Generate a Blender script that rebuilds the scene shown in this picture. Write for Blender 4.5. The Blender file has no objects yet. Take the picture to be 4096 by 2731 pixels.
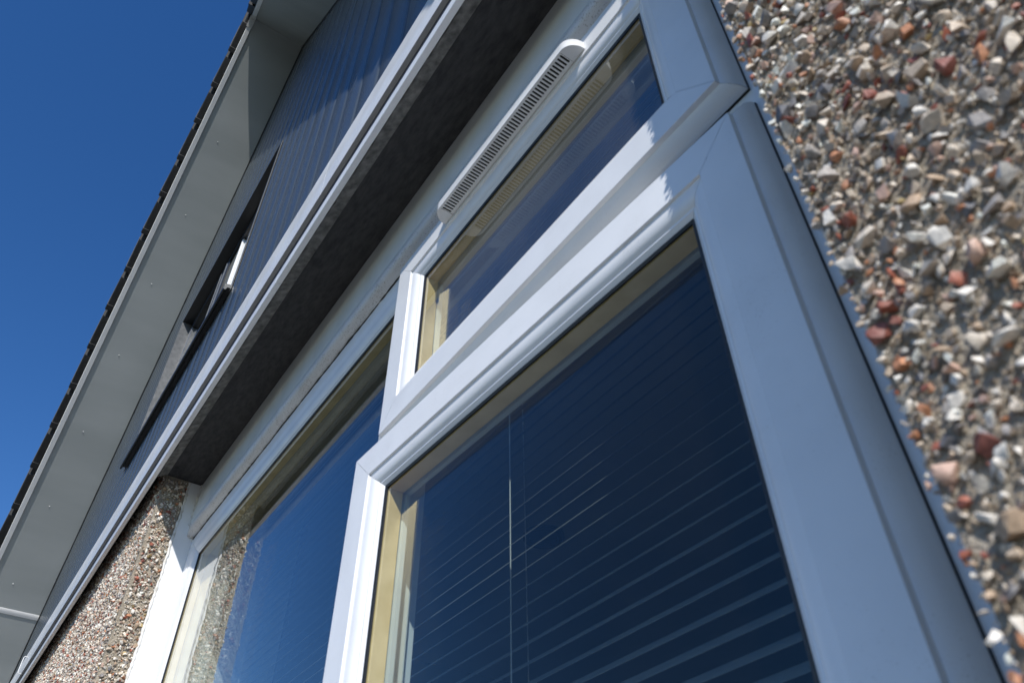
import bpy, math, random
import numpy as np
from mathutils import Matrix, Vector

# ------------------------------------------------------------------ camera, sky, sun, exposure
sc = bpy.context.scene
H = 0.95                                   # camera height above the ground; all heights below are measured from the camera
cam_d = bpy.data.cameras.new('camera')
cam = bpy.data.objects.new('camera', cam_d)
sc.collection.objects.link(cam)
RIGHT = Vector((0.57115529, 0.82080199, -0.00810728))
DOWN = Vector((-0.56504693, 0.38598553, -0.72920308))
FWD = Vector((-0.59540205, 0.42106919, 0.68424932))
m3 = Matrix((RIGHT, -DOWN, -FWD)).transposed()
cam.matrix_world = Matrix.Translation((0, 0, H)) @ m3.to_4x4()
cam_d.sensor_width = 36.0
cam_d.sensor_fit = 'HORIZONTAL'
cam_d.lens = 3101.62 / 4096 * 36
cam_d.clip_start = 0.01
cam_d.clip_end = 2000
cam_d.dof.use_dof = True
cam_d.dof.focus_distance = 2.6
cam_d.dof.aperture_fstop = 13.0
sc.camera = cam

SUN = Vector((1.63, -1.0, 1.446)).normalized()
world = bpy.data.worlds.new('World')
sc.world = world
world.use_nodes = True
wn = world.node_tree
bg = wn.nodes['Background']
sky = wn.nodes.new('ShaderNodeTexSky')
sky.sky_type = 'NISHITA'
sky.sun_disc = False
sky.sun_elevation = math.asin(SUN.z)
sky.sun_rotation = math.atan2(SUN.x, SUN.y)
sky.altitude = 300
sky.air_density = 1.0
sky.dust_density = 0.15
sky.ozone_density = 3.0
hs = wn.nodes.new('ShaderNodeHueSaturation')
hs.inputs['Saturation'].default_value = 1.28
hs.inputs['Hue'].default_value = 0.509
wn.links.new(sky.outputs[0], hs.inputs['Color'])
wn.links.new(hs.outputs[0], bg.inputs[0])
bg.inputs[1].default_value = 0.125
sun_d = bpy.data.lights.new('sun', 'SUN')
sun_d.energy = 3.9
sun_d.angle = math.radians(0.53)
sun_d.color = (1.0, 0.96, 0.90)
sun = bpy.data.objects.new('sun', sun_d)
sun.rotation_euler = (-SUN).to_track_quat('-Z', 'Y').to_euler()
sun.location = (6, -4, 8)
sc.collection.objects.link(sun)
sc.view_settings.view_transform = 'Standard'
sc.view_settings.look = 'None'
sc.view_settings.exposure = 0.25
sc.view_settings.gamma = 1.0
sc.view_settings.use_curve_mapping = False
sc.cycles.max_bounces = 10
sc.cycles.transparent_max_bounces = 24
sc.cycles.glossy_bounces = 6

rnd = random.Random(7)
C = sc.collection

# ------------------------------------------------------------------ materials
def mat(name, col, rough=0.5, metal=0.0, spec=0.5):
    m = bpy.data.materials.new(name)
    m.use_nodes = True
    b = m.node_tree.nodes['Principled BSDF']
    b.inputs['Base Color'].default_value = (*col, 1)
    b.inputs['Roughness'].default_value = rough
    b.inputs['Metallic'].default_value = metal
    b.inputs['Specular IOR Level'].default_value = spec
    return m

def nn(m, t, **kw):
    n = m.node_tree.nodes.new(t)
    for k, v in kw.items():
        setattr(n, k, v)
    return n

def noise_col(m, c1, c2, scale, detail=4, lo=0.35, hi=0.65, stretch=None, rough_var=None, bump=0.0, bscale=None, bdist=0.002):
    nt = m.node_tree
    b = nt.nodes['Principled BSDF']
    tc = nn(m, 'ShaderNodeTexCoord')
    mp = nn(m, 'ShaderNodeMapping')
    if stretch:
        mp.inputs['Scale'].default_value = stretch
    nt.links.new(tc.outputs['Object'], mp.inputs[0])
    n = nn(m, 'ShaderNodeTexNoise')
    n.inputs['Scale'].default_value = scale
    n.inputs['Detail'].default_value = detail
    nt.links.new(mp.outputs[0], n.inputs['Vector'])
    r = nn(m, 'ShaderNodeValToRGB')
    r.color_ramp.elements[0].position = lo
    r.color_ramp.elements[1].position = hi
    r.color_ramp.elements[0].color = (*c1, 1)
    r.color_ramp.elements[1].color = (*c2, 1)
    nt.links.new(n.outputs[0], r.inputs[0])
    nt.links.new(r.outputs[0], b.inputs['Base Color'])
    if rough_var:
        mr = nn(m, 'ShaderNodeMapRange')
        mr.inputs[3].default_value, mr.inputs[4].default_value = rough_var
        nt.links.new(n.outputs[0], mr.inputs[0])
        nt.links.new(mr.outputs[0], b.inputs['Roughness'])
    if bump:
        n2 = nn(m, 'ShaderNodeTexNoise')
        n2.inputs['Scale'].default_value = bscale or scale
        n2.inputs['Detail'].default_value = 6
        nt.links.new(mp.outputs[0], n2.inputs['Vector'])
        bp = nn(m, 'ShaderNodeBump')
        bp.inputs['Strength'].default_value = bump
        bp.inputs['Distance'].default_value = bdist
        nt.links.new(n2.outputs[0], bp.inputs['Height'])
        nt.links.new(bp.outputs[0], b.inputs['Normal'])
    return m

M = {}
M['upvc'] = noise_col(mat('upvc_white', (0.8, 0.81, 0.82), 0.22), (0.81, 0.82, 0.83), (0.855, 0.865, 0.875), 14, 3, rough_var=(0.17, 0.3))
M['upvc_old'] = noise_col(mat('upvc_weathered', (0.7, 0.7, 0.69), 0.4), (0.58, 0.575, 0.56), (0.74, 0.74, 0.735), 22, 7, 0.25, 0.6, stretch=(0.25, 1, 1), bump=0.15, bscale=160, bdist=0.001)
def specks(m, amount=0.62, dark=0.55, scale=900.0):
    nt = m.node_tree; b = nt.nodes['Principled BSDF']
    src = b.inputs['Base Color'].links[0].from_socket
    g = nn(m, 'ShaderNodeNewGeometry')
    n1 = nn(m, 'ShaderNodeTexNoise'); n1.inputs['Scale'].default_value = scale; n1.inputs['Detail'].default_value = 2
    n2 = nn(m, 'ShaderNodeTexNoise'); n2.inputs['Scale'].default_value = 25; n2.inputs['Detail'].default_value = 5
    nt.links.new(g.outputs['Position'], n1.inputs['Vector']); nt.links.new(g.outputs['Position'], n2.inputs['Vector'])
    ad = nn(m, 'ShaderNodeMath', operation='MULTIPLY_ADD'); ad.inputs[1].default_value = 0.35
    nt.links.new(n2.outputs[0], ad.inputs[0]); nt.links.new(n1.outputs[0], ad.inputs[2])
    mr = nn(m, 'ShaderNodeMapRange'); mr.inputs[1].default_value = amount + 0.26; mr.inputs[2].default_value = amount + 0.34; mr.inputs[3].default_value = 0.0; mr.inputs[4].default_value = dark
    nt.links.new(ad.outputs[0], mr.inputs[0])
    st = nn(m, 'ShaderNodeMapRange'); st.inputs[1].default_value = 0.45; st.inputs[2].default_value = 0.75; st.inputs[3].default_value = 0.0; st.inputs[4].default_value = 0.05
    nt.links.new(n2.outputs[0], st.inputs[0])
    mx0 = nn(m, 'ShaderNodeMath', operation='MAXIMUM')
    nt.links.new(mr.outputs[0], mx0.inputs[0]); nt.links.new(st.outputs[0], mx0.inputs[1])
    mx = nn(m, 'ShaderNodeMix', data_type='RGBA', blend_type='MIX')
    nt.links.new(mx0.outputs[0], mx.inputs[0]); nt.links.new(src, mx.inputs[6]); mx.inputs[7].default_value = (0.34, 0.31, 0.27, 1)
    nt.links.new(mx.outputs[2], b.inputs['Base Color'])
specks(M['upvc'], 0.60, 0.5); specks(M['upvc_old'], 0.50, 0.75, 420.0)
M['sealant'] = noise_col(mat('sealant', (0.7, 0.69, 0.65), 0.55), (0.52, 0.49, 0.43), (0.78, 0.77, 0.74), 60, 6, 0.3, 0.55, bump=0.3, bscale=120, bdist=0.002)
M['gasket'] = mat('rubber_and_gap_black', (0.012, 0.013, 0.014), 0.45)
M['spacer'] = noise_col(mat('gold_spacer', (0.6, 0.5, 0.3), 0.4, 0.25), (0.70, 0.52, 0.23), (0.80, 0.61, 0.30), 30, 3)
M['spacer_dim'] = mat('olive_lining', (0.16, 0.155, 0.12), 0.5)
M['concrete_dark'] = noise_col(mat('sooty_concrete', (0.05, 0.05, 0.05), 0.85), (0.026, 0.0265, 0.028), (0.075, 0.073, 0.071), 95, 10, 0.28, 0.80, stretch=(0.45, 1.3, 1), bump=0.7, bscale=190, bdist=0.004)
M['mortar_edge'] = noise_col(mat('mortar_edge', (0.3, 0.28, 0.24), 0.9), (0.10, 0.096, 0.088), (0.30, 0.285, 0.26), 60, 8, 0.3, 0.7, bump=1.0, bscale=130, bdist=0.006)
M['mortar'] = noise_col(mat('dash_mortar', (0.3, 0.26, 0.2), 0.95), (0.25, 0.215, 0.165), (0.45, 0.39, 0.31), 70, 8, 0.3, 0.7, bump=1.0, bscale=260, bdist=0.004)
M['clad'] = noise_col(mat('anthracite_cladding', (0.06, 0.066, 0.075), 0.3), (0.054, 0.067, 0.079), (0.066, 0.080, 0.094), 3.0, 5, stretch=(6, 1, 0.4), rough_var=(0.20, 0.32))
M['dark_trim'] = mat('dark_grey_trim', (0.02, 0.022, 0.025), 0.35)
M['grey_frame'] = noise_col(mat('grey_lining', (0.22, 0.23, 0.24), 0.32), (0.11, 0.117, 0.124), (0.16, 0.168, 0.176), 60, 4, bump=0.1, bscale=300, bdist=0.0006)
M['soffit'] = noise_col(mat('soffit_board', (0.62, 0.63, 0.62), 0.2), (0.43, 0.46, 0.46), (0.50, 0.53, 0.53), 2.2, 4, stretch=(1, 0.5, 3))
M['tile'] = noise_col(mat('black_verge_plastic', (0.010, 0.011, 0.013), 0.6), (0.008, 0.009, 0.010), (0.016, 0.017, 0.019), 25, 6, bump=0.25, bscale=120, bdist=0.002)
M['roof'] = noise_col(mat('roof_tiles', (0.03, 0.03, 0.032), 0.8), (0.022, 0.022, 0.024), (0.05, 0.05, 0.052), 20, 6, bump=0.5, bscale=40, bdist=0.01)
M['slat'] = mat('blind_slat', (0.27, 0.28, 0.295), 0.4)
M['cord'] = mat('blind_cord', (0.75, 0.75, 0.74), 0.7)
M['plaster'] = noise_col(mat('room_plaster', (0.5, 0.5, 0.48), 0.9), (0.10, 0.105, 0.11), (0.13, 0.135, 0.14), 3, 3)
M['ceiling'] = noise_col(mat('room_ceiling_paint', (0.4, 0.4, 0.4), 0.9), (0.36, 0.36, 0.35), (0.42, 0.42, 0.41), 3, 3)
M['lining'] = noise_col(mat('white_gloss_lining', (0.75, 0.74, 0.71), 0.5), (0.72, 0.71, 0.68), (0.78, 0.77, 0.74), 8, 3)
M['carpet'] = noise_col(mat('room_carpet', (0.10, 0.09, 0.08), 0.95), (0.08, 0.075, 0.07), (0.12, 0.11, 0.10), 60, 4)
M['black'] = mat('plain_black', (0.01, 0.01, 0.011), 0.4)
M['white_metal'] = mat('white_metal', (0.8, 0.8, 0.79), 0.35)
M['grass'] = noise_col(mat('ground_mix', (0.1, 0.1, 0.06), 0.95), (0.025, 0.035, 0.015), (0.05, 0.06, 0.028), 3, 8, bump=0.5, bscale=60, bdist=0.02)
M['paving'] = noise_col(mat('paving', (0.25, 0.24, 0.22), 0.9), (0.095, 0.092, 0.085), (0.16, 0.152, 0.14), 9, 8, bump=0.4, bscale=80, bdist=0.004)

def pebble_mat(name, attr):
    m = mat(name, (0.6, 0.6, 0.6), 0.55)
    nt = m.node_tree
    b = nt.nodes['Principled BSDF']
    if attr:
        src = nn(m, 'ShaderNodeAttribute'); src.attribute_name = 'stone_colour'
        out = src.outputs['Color']
    else:
        src = nn(m, 'ShaderNodeObjectInfo'); out = src.outputs['Color']
    tc = nn(m, 'ShaderNodeNewGeometry')
    n = nn(m, 'ShaderNodeTexNoise'); n.inputs['Scale'].default_value = 420; n.inputs['Detail'].default_value = 5
    nt.links.new(tc.outputs['Position'], n.inputs['Vector'])
    mr = nn(m, 'ShaderNodeMapRange')
    mr.inputs[1].default_value, mr.inputs[2].default_value = 0.3, 0.7
    mr.inputs[3].default_value, mr.inputs[4].default_value = 0.72, 1.12
    nt.links.new(n.outputs[0], mr.inputs[0])
    mx = nn(m, 'ShaderNodeMix', data_type='RGBA', blend_type='MULTIPLY')
    mx.inputs[0].default_value = 1.0
    nt.links.new(out, mx.inputs[6])
    nt.links.new(mr.outputs[0], mx.inputs[7])
    nt.links.new(mx.outputs[2], b.inputs['Base Color'])
    bp = nn(m, 'ShaderNodeBump'); bp.inputs['Strength'].default_value = 0.35; bp.inputs['Distance'].default_value = 0.0015
    nt.links.new(n.outputs[0], bp.inputs['Height'])
    nt.links.new(bp.outputs[0], b.inputs['Normal'])
    return m
M['pebble'] = pebble_mat('pebble_single', False)
M['pebble_mass'] = pebble_mat('pebble_mass', True)

def dash_far():
    m = mat('pebbledash_far', (0.45, 0.42, 0.38), 0.8)
    nt = m.node_tree; b = nt.nodes['Principled BSDF']
    tc = nn(m, 'ShaderNodeTexCoord')
    v = nn(m, 'ShaderNodeTexVoronoi'); v.inputs['Scale'].default_value = 150
    nt.links.new(tc.outputs['Object'], v.inputs['Vector'])
    r = nn(m, 'ShaderNodeValToRGB')
    cr = r.color_ramp; cr.interpolation = 'CONSTANT'
    cr.elements[0].color = (0.62, 0.59, 0.55, 1); cr.elements[1].position = 0.4; cr.elements[1].color = (0.40, 0.37, 0.33, 1)
    for p, c in ((0.6, (0.34, 0.29, 0.23)), (0.8, (0.36, 0.17, 0.10)), (0.9, (0.16, 0.15, 0.15))):
        e = cr.elements.new(p); e.color = (*c, 1)
    sx = nn(m, 'ShaderNodeSeparateColor')
    nt.links.new(v.outputs['Color'], sx.inputs[0])
    nt.links.new(sx.outputs[0], r.inputs[0])
    nt.links.new(r.outputs[0], b.inputs['Base Color'])
    bp = nn(m, 'ShaderNodeBump'); bp.inputs['Strength'].default_value = 1.0; bp.inputs['Distance'].default_value = 0.004; bp.invert = True
    nt.links.new(v.outputs['Distance'], bp.inputs['Height'])
    nt.links.new(bp.outputs[0], b.inputs['Normal'])
    return m
M['dash_far'] = dash_far()

def glass_mat(name, r0, tint, haze=0.0):
    m = bpy.data.materials.new(name); m.use_nodes = True
    nt = m.node_tree; nt.nodes.clear()
    out = nt.nodes.new('ShaderNodeOutputMaterial')
    g = nt.nodes.new('ShaderNodeNewGeometry')
    d = nt.nodes.new('ShaderNodeVectorMath'); d.operation = 'DOT_PRODUCT'
    nt.links.new(g.outputs['Normal'], d.inputs[0]); nt.links.new(g.outputs['Incoming'], d.inputs[1])
    def mth(op, a, b=None):
        n = nt.nodes.new('ShaderNodeMath'); n.operation = op
        for i, x in enumerate((a, b)):
            if x is None: continue
            if isinstance(x, (int, float)): n.inputs[i].default_value = x
            else: nt.links.new(x, n.inputs[i])
        return n.outputs[0]
    c = mth('ABSOLUTE', d.outputs['Value'])
    f = mth('POWER', mth('SUBTRACT', 1.0, c), 5.2)
    R1 = mth('ADD', mth('MULTIPLY', f, 1.0 - r0), r0)
    Rr = mth('DIVIDE', mth('MULTIPLY', R1, 2.0), mth('ADD', R1, 1.0))
    gl = nt.nodes.new('ShaderNodeBsdfGlossy'); gl.inputs['Roughness'].default_value = 0.0
    gl.inputs['Color'].default_value = (0.97, 0.99, 1.0, 1)
    tr = nt.nodes.new('ShaderNodeBsdfTransparent'); tr.inputs['Color'].default_value = (*tint, 1)
    mx = nt.nodes.new('ShaderNodeMixShader')
    nt.links.new(Rr, mx.inputs[0]); nt.links.new(tr.outputs[0], mx.inputs[1]); nt.links.new(gl.outputs[0], mx.inputs[2])
    res = mx.outputs[0]
    if haze:  # pale diffuse layer mixed over the glass, patchy by noise
        df = nt.nodes.new('ShaderNodeBsdfDiffuse'); df.inputs['Color'].default_value = (0.75, 0.74, 0.70, 1)
        ns = nt.nodes.new('ShaderNodeTexNoise'); ns.inputs['Scale'].default_value = 9; ns.inputs['Detail'].default_value = 6
        nt.links.new(g.outputs['Position'], ns.inputs['Vector'])
        dm = mth('MULTIPLY', ns.outputs[0], haze * 2.0)
        m2 = nt.nodes.new('ShaderNodeMixShader')
        nt.links.new(dm, m2.inputs[0]); nt.links.new(res, m2.inputs[1]); nt.links.new(df.outputs[0], m2.inputs[2])
        res = m2.outputs[0]
    nt.links.new(res, out.inputs['Surface'])
    return m
M['glass'] = glass_mat('window_glass', 0.014, (0.90, 0.945, 0.93), 0.0025)
M['glass_hazy'] = glass_mat('hazy_window_glass', 0.03, (0.90, 0.945, 0.93), 0.045)
M['glass_in'] = glass_mat('coated_inner_glass', 0.02, (0.74, 0.79, 0.79))

# ------------------------------------------------------------------ helpers (coordinates relative to the camera point)
BASE = {}
def thing(name, label, cat, base, group=None):
    o = bpy.data.objects.new(name, None)
    o.empty_display_size = 0.1
    o.location = (base[0], base[1], base[2] + H)
    o['label'] = label; o['category'] = cat
    if group: o['group'] = group
    C.objects.link(o)
    BASE[o] = np.array(base, float)
    return o

def mesh_of(name, verts, faces, material, smooth=None):
    me = bpy.data.meshes.new(name)
    me.from_pydata([tuple(v) for v in verts], [], faces)
    me.materials.append(material)
    if smooth is not None:
        me.shade_smooth()
        me.set_sharp_from_angle(angle=math.radians(smooth))
    me.update()
    return me

def part(name, verts, faces, material, parent, smooth=None, label=None):
    b = BASE[parent]
    v = np.array(verts, float) - b
    me = mesh_of(name, v, faces, material, smooth)
    o = bpy.data.objects.new(name, me)
    o.parent = parent
    C.objects.link(o)
    BASE[o] = b
    if label: o['label'] = label
    return o

def boxes(lst):
    V, Fc = [], []
    for x0, x1, y0, y1, z0, z1 in lst:
        n = len(V)
        V += [(x0, y0, z0), (x1, y0, z0), (x1, y1, z0), (x0, y1, z0), (x0, y0, z1), (x1, y0, z1), (x1, y1, z1), (x0, y1, z1)]
        Fc += [[n + i for i in f] for f in ((0, 3, 2, 1), (4, 5, 6, 7), (0, 1, 5, 4), (1, 2, 6, 5), (2, 3, 7, 6), (3, 0, 4, 7))]
    return V, Fc

def extr_x(poly, x0, x1):
    """closed polygon of (y,z) extruded along x"""
    n = len(poly)
    V = [(x0, y, z) for y, z in poly] + [(x1, y, z) for y, z in poly]
    Fc = [[i, (i + 1) % n, n + (i + 1) % n, n + i] for i in range(n)]
    Fc += [list(range(n))[::-1], [n + i for i in range(n)]]
    return V, Fc

def rot_piv(v, piv, ang):
    c, s = math.cos(ang), math.sin(ang)
    out = []
    for x, y, z in v:
        dx, dy = x - piv[0], y - piv[1]
        out.append((piv[0] + c * dx - s * dy, piv[1] + s * dx + c * dy, z))
    return out

def sweep_side(rect, prof, k, gap=0.0, closed=False):
    """one mitred member of a rectangular frame. k: 0 bottom,1 right,2 top,3 left ; prof: (inset u, y)"""
    x0, x1, z0, z1 = rect
    V = []
    for u, y in prof:
        cs = [(x0 + u, z0 + u), (x1 - u, z0 + u), (x1 - u, z1 - u), (x0 + u, z1 - u)]
        a, b = np.array(cs[k]), np.array(cs[(k + 1) % 4])
        d = (b - a) / np.linalg.norm(b - a)
        a = a + d * gap; b = b - d * gap
        V.append((a[0], y, a[1])); V.append((b[0], y, b[1]))
    n = len(prof)
    Fc = []
    rng = range(n) if closed else range(n - 1)
    for i in rng:
        j = (i + 1) % n
        Fc.append([2 * i, 2 * i + 1, 2 * j + 1, 2 * j])
    if closed:
        Fc += [[2 * i for i in range(n)][::-1], [2 * i + 1 for i in range(n)]]
    return V, Fc

def sweep_all(rect, prof, closed=False):
    V, Fc = [], []
    for k in range(4):
        v, f = sweep_side(rect, prof, k, 0, closed)
        n = len(V); V += v; Fc += [[n + i for i in q] for q in f]
    return V, Fc

# ------------------------------------------------------------------ the setting: ground
def sheet(name, x0, x1, y0, y1, z, m):
    me = mesh_of(name, [(x0, y0, z), (x1, y0, z), (x1, y1, z), (x0, y1, z)], [[0, 1, 2, 3]], m)
    o = bpy.data.objects.new(name, me); C.objects.link(o); o['kind'] = 'structure'
    return o
sheet('ground', -600, 600, -600, 600, 0.0, M['grass'])
sheet('path', -9, 6, -2.6, 0.30, 0.004, M['paving'])

# ------------------------------------------------------------------ the house
YW = 0.252            # mortar face of the pebbledash wall (stones stand proud of it)
XL, XR = -1.953, -0.1035   # sides of the window opening
ZH = 1.16             # underside of the lintel
YC = 0.235            # face of the cladding
AX, AZ = -2.3535, 4.236   # apex of the gable (cladding meets soffit)
SL, SR = 1.1188, 1.05    # slopes of the left and right rake
XE0, XE1 = -5.0, 0.15     # ends of the two rakes
ZB = -H               # ground

def rake_z(x):
    return AZ - (AX - x) * SL if x < AX else AZ - (x - AX) * SR

house = thing('house', 'pebbledash house with dark grey clad gable and black roof verge', 'house', (-2.35, YW, -H))

v, f = boxes([(XR, 0.13, YW, 0.64, -0.06, 1.30)])
wall = part('wall', v, f, M['mortar'], house, label='pebbledash wall of mixed white, grey and red stones')
v, f = boxes([(-4.9, XL, YW, 0.64, 0.15, 1.30)])
wall_l = part('wall', v, f, M['mortar'], house)
v, f = boxes([(XR, 0.13, YW, 0.64, ZB, -0.06), (-4.9, XL, YW, 0.64, ZB, 0.15), (XL, XR, YW, 0.64, ZB, -0.36),
              (0.13 - 0.3, 0.13, 0.64, 6.0, ZB, 1.30), (-4.9, -4.6, 0.64, 6.0, ZB, 1.30)])
part('lower_wall', v, f, M['dash_far'], house)
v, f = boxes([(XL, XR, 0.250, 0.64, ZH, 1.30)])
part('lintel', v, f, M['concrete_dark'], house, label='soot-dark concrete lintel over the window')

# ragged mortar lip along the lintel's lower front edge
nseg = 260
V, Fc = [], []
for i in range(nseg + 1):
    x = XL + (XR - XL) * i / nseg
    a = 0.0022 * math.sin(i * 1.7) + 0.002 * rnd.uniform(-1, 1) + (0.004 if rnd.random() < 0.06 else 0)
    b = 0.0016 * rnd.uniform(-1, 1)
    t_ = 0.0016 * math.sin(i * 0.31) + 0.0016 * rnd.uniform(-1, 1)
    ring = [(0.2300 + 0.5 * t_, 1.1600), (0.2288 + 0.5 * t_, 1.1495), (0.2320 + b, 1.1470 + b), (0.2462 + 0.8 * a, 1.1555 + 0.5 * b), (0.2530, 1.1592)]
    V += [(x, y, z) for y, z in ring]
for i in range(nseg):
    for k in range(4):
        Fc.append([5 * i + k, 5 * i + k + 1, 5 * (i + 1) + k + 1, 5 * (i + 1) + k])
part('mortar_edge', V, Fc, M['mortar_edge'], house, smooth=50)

# recess shade board, sun-blocking strip, the drip trim and the white starter trim under the cladding
v, f = boxes([(-4.9, 0.13, 0.2455, 0.2515, 1.228, 1.34)])
part('recess_shade_board', v, f, M['black'], house)  # black board paints the shade of the deep recess
v, f = extr_x([(0.2185, 1.1440), (0.2205, 1.1440), (0.2305, 1.2436), (0.2287, 1.2436)], -4.93, 0.11)
part('sun_block_strip', v, f, M['black'], house)  # added black plate, stops sun leaking between the trims and darkens the gap
def trim(name, poly, x0, x1, joints, m, k_=1.0):
    xs = [x0] + joints + [x1]
    for a, b in zip(xs[:-1], xs[1:]):
        v, f = extr_x([(y * k_, z * k_) for y, z in poly], a + 0.0006, b - 0.0006)
        part(name, v, f, m, house, smooth=30)
trim('drip_trim', [(0.2158, 1.1300), (0.2262, 1.1300), (0.2262, 1.1335), (0.2190, 1.1345), (0.2190, 1.1565), (0.2175, 1.1575), (0.2155, 1.1550), (0.2155, 1.1315)], -4.95, 0.12, [-3.72, -1.1], M['upvc'], 0.9949)
trim('cladding_trim', [(0.2195, 1.2445), (0.2285, 1.2445), (0.2285, 1.2480), (0.2225, 1.2490), (0.2225, 1.3560), (0.2480, 1.3600), (0.2480, 1.3625), (0.2200, 1.3590), (0.2190, 1.3570), (0.2190, 1.2460)], -4.95, 0.12, [-4.02, -0.95], M['upvc'])

# cladding: vertical shiplap boards 108 mm apart
WX0, WX1, WZ0, WZ1 = -3.02, -1.832, 1.765, 2.592     # opening of the upper window
v, f = [], []
clad_back = [(-4.9, 0.2485, 1.33), (0.13, 0.2485, 1.33), (0.13, 0.2485, rake_z(0.13)), (AX, 0.2485, AZ), (-4.9, 0.2485, 1.335)]
gable = part('gable_wall', [(-4.75, 0.2486, 1.33), (WX0, 0.2486, 1.33), (WX1, 0.2486, 1.33), (0.13, 0.2486, 1.33),
                            (0.13, 0.2486, rake_z(0.13)), (WX1, 0.2486, rake_z(WX1)), (AX, 0.2486, AZ), (WX0, 0.2486, rake_z(WX0)), (-4.75, 0.2486, rake_z(-4.75)),
                            (WX0, 0.2486, WZ0), (WX1, 0.2486, WZ0), (WX1, 0.2486, WZ1), (WX0, 0.2486, WZ1)],
             [[0, 1, 9, 12, 7, 8], [1, 2, 10, 9], [2, 3, 4, 5, 11, 10], [12, 11, 5, 6, 7]], M['black'], house)
PITCH = 0.108
x = 0.13
grid0 = -0.702 + 8 * PITCH
bx = grid0
while bx > -4.9:
    a, b = bx - PITCH, bx
    # cross-section (x, y): broad face, small chamfer, recessed tongue
    cs = [(b, 0.2385), (b - 0.0030, YC + 0.0008), (b - 0.0050, YC), (a + 0.014, YC), (a + 0.0115, YC + 0.0008), (a + 0.0070, 0.2382), (a, 0.2386)]
    cs = [(min(max(px, -4.88), 0.128), py) for px, py in cs]
    if b <= -4.88 or a >= 0.128:
        bx -= PITCH; continue
    spans = [(1.34, None)]
    if b > WX0 and a < WX1:
        spans = [(1.34, WZ0), (WZ1, None)]
        if a < WX0 - 0.002 or b > WX1 + 0.002:
            pass
    for z0, z1 in spans:
        sect = cs
        subs = [cs]
        for s_ in subs:
            n = len(s_)
            V = [(px, py, z0) for px, py in s_] + [(px, py, z1 if z1 else rake_z(px) - 0.001) for px, py in s_]
            Fc = [[i, i + 1, n + i + 1, n + i] for i in range(n - 1)]
            part('cladding_board', V, Fc, M['clad'], gable, smooth=25)
    if len(spans) == 2 and (a < WX0 < b or a < WX1 < b):   # strip of the board that runs past the opening
        s_ = [(min(px, WX0), py) for px, py in cs] if a < WX0 < b else [(max(px, WX1), py) for px, py in cs]
        n = len(s_)
        V = [(px, py, WZ0) for px, py in s_] + [(px, py, WZ1) for px, py in s_]
        Fc = [[i, i + 1, n + i + 1, n + i] for i in range(n - 1)]
        part('cladding_board', V, Fc, M['clad'], gable, smooth=25)
    bx -= PITCH

# thin dark strip painting the shadow gap where the boards meet the soffit
def rake_strip(name, x0, x1, prof, m, parent, nsub=1, smooth=None, wav=0.0):
    """prof: closed list of (y, dz) with dz perpendicular-ish (vertical) offset from the rake line"""
    V, Fc = [], []
    n = len(prof)
    for i in range(nsub + 1):
        x = x0 + (x1 - x0) * i / nsub
        w = wav * rnd.uniform(-1, 1)
        V += [(x, y + w, rake_z(x) + dz) for y, dz in prof]
    for i in range(nsub):
        for k in range(n):
            Fc.append([n * i + k, n * i + (k + 1) % n, n * (i + 1) + (k + 1) % n, n * (i + 1) + k])
    Fc += [list(range(n))[::-1], [n * nsub + k for k in range(n)]]
    return part(name, V, Fc, m, parent, smooth)
YF = -0.046          # inner edge of the bargeboard lip
soff = []
for x0, x1 in ((XE0, AX), (AX, XE1)):
    rake_strip('gap_strip', x0, x1, [(0.2295, -0.011), (0.2475, -0.014), (0.2475, 0.004), (0.2295, 0.004)], M['dark_trim'], house, 24, wav=0.0007)
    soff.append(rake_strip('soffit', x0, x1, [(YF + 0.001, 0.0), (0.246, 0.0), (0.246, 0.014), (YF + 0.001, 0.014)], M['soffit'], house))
    rake_strip('bargeboard', x0, x1, [(YF, -0.010), (YF, 0.004), (YF - 0.006, 0.010), (YF - 0.006, 0.20), (YF - 0.0215, 0.20), (YF - 0.0235, -0.004), (YF - 0.021, -0.010)], M['upvc'], house, smooth=30)
# apex joint cap of the bargeboards
V = []
for y in (YF + 0.002, YF - 0.028):
    for dx, dz in ((-0.035, -0.013), (0.0, -0.013), (0.035, -0.013), (0.035, 0.15), (0.0, 0.16), (-0.035, 0.15)):
        V.append((AX + dx, y, rake_z(AX + dx) + dz))
Fc = [[0, 1, 2, 3, 4, 5], [11, 10, 9, 8, 7, 6]] + [[i, 6 + i, 6 + (i + 1) % 6, (i + 1) % 6] for i in range(6)]
part('joint_cap', V, Fc, M['upvc_old'], house)
# a joint strip across the soffit low on the left
xj = -4.598
V, Fc = [], []
prof = [(-0.009, -0.001), (-0.008, -0.0035), (0.0, -0.0045), (0.008, -0.0035), (0.009, -0.001)]
for y in (YF + 0.003, 0.2325):
    V += [(xj + dx, y, rake_z(xj + dx) + dz) for dx, dz in prof]
Fc = [[i, i + 1, 6 + i, 5 + i] for i in range(4)]
part('soffit_joint', V, Fc, M['upvc'], house, smooth=40)
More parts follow.
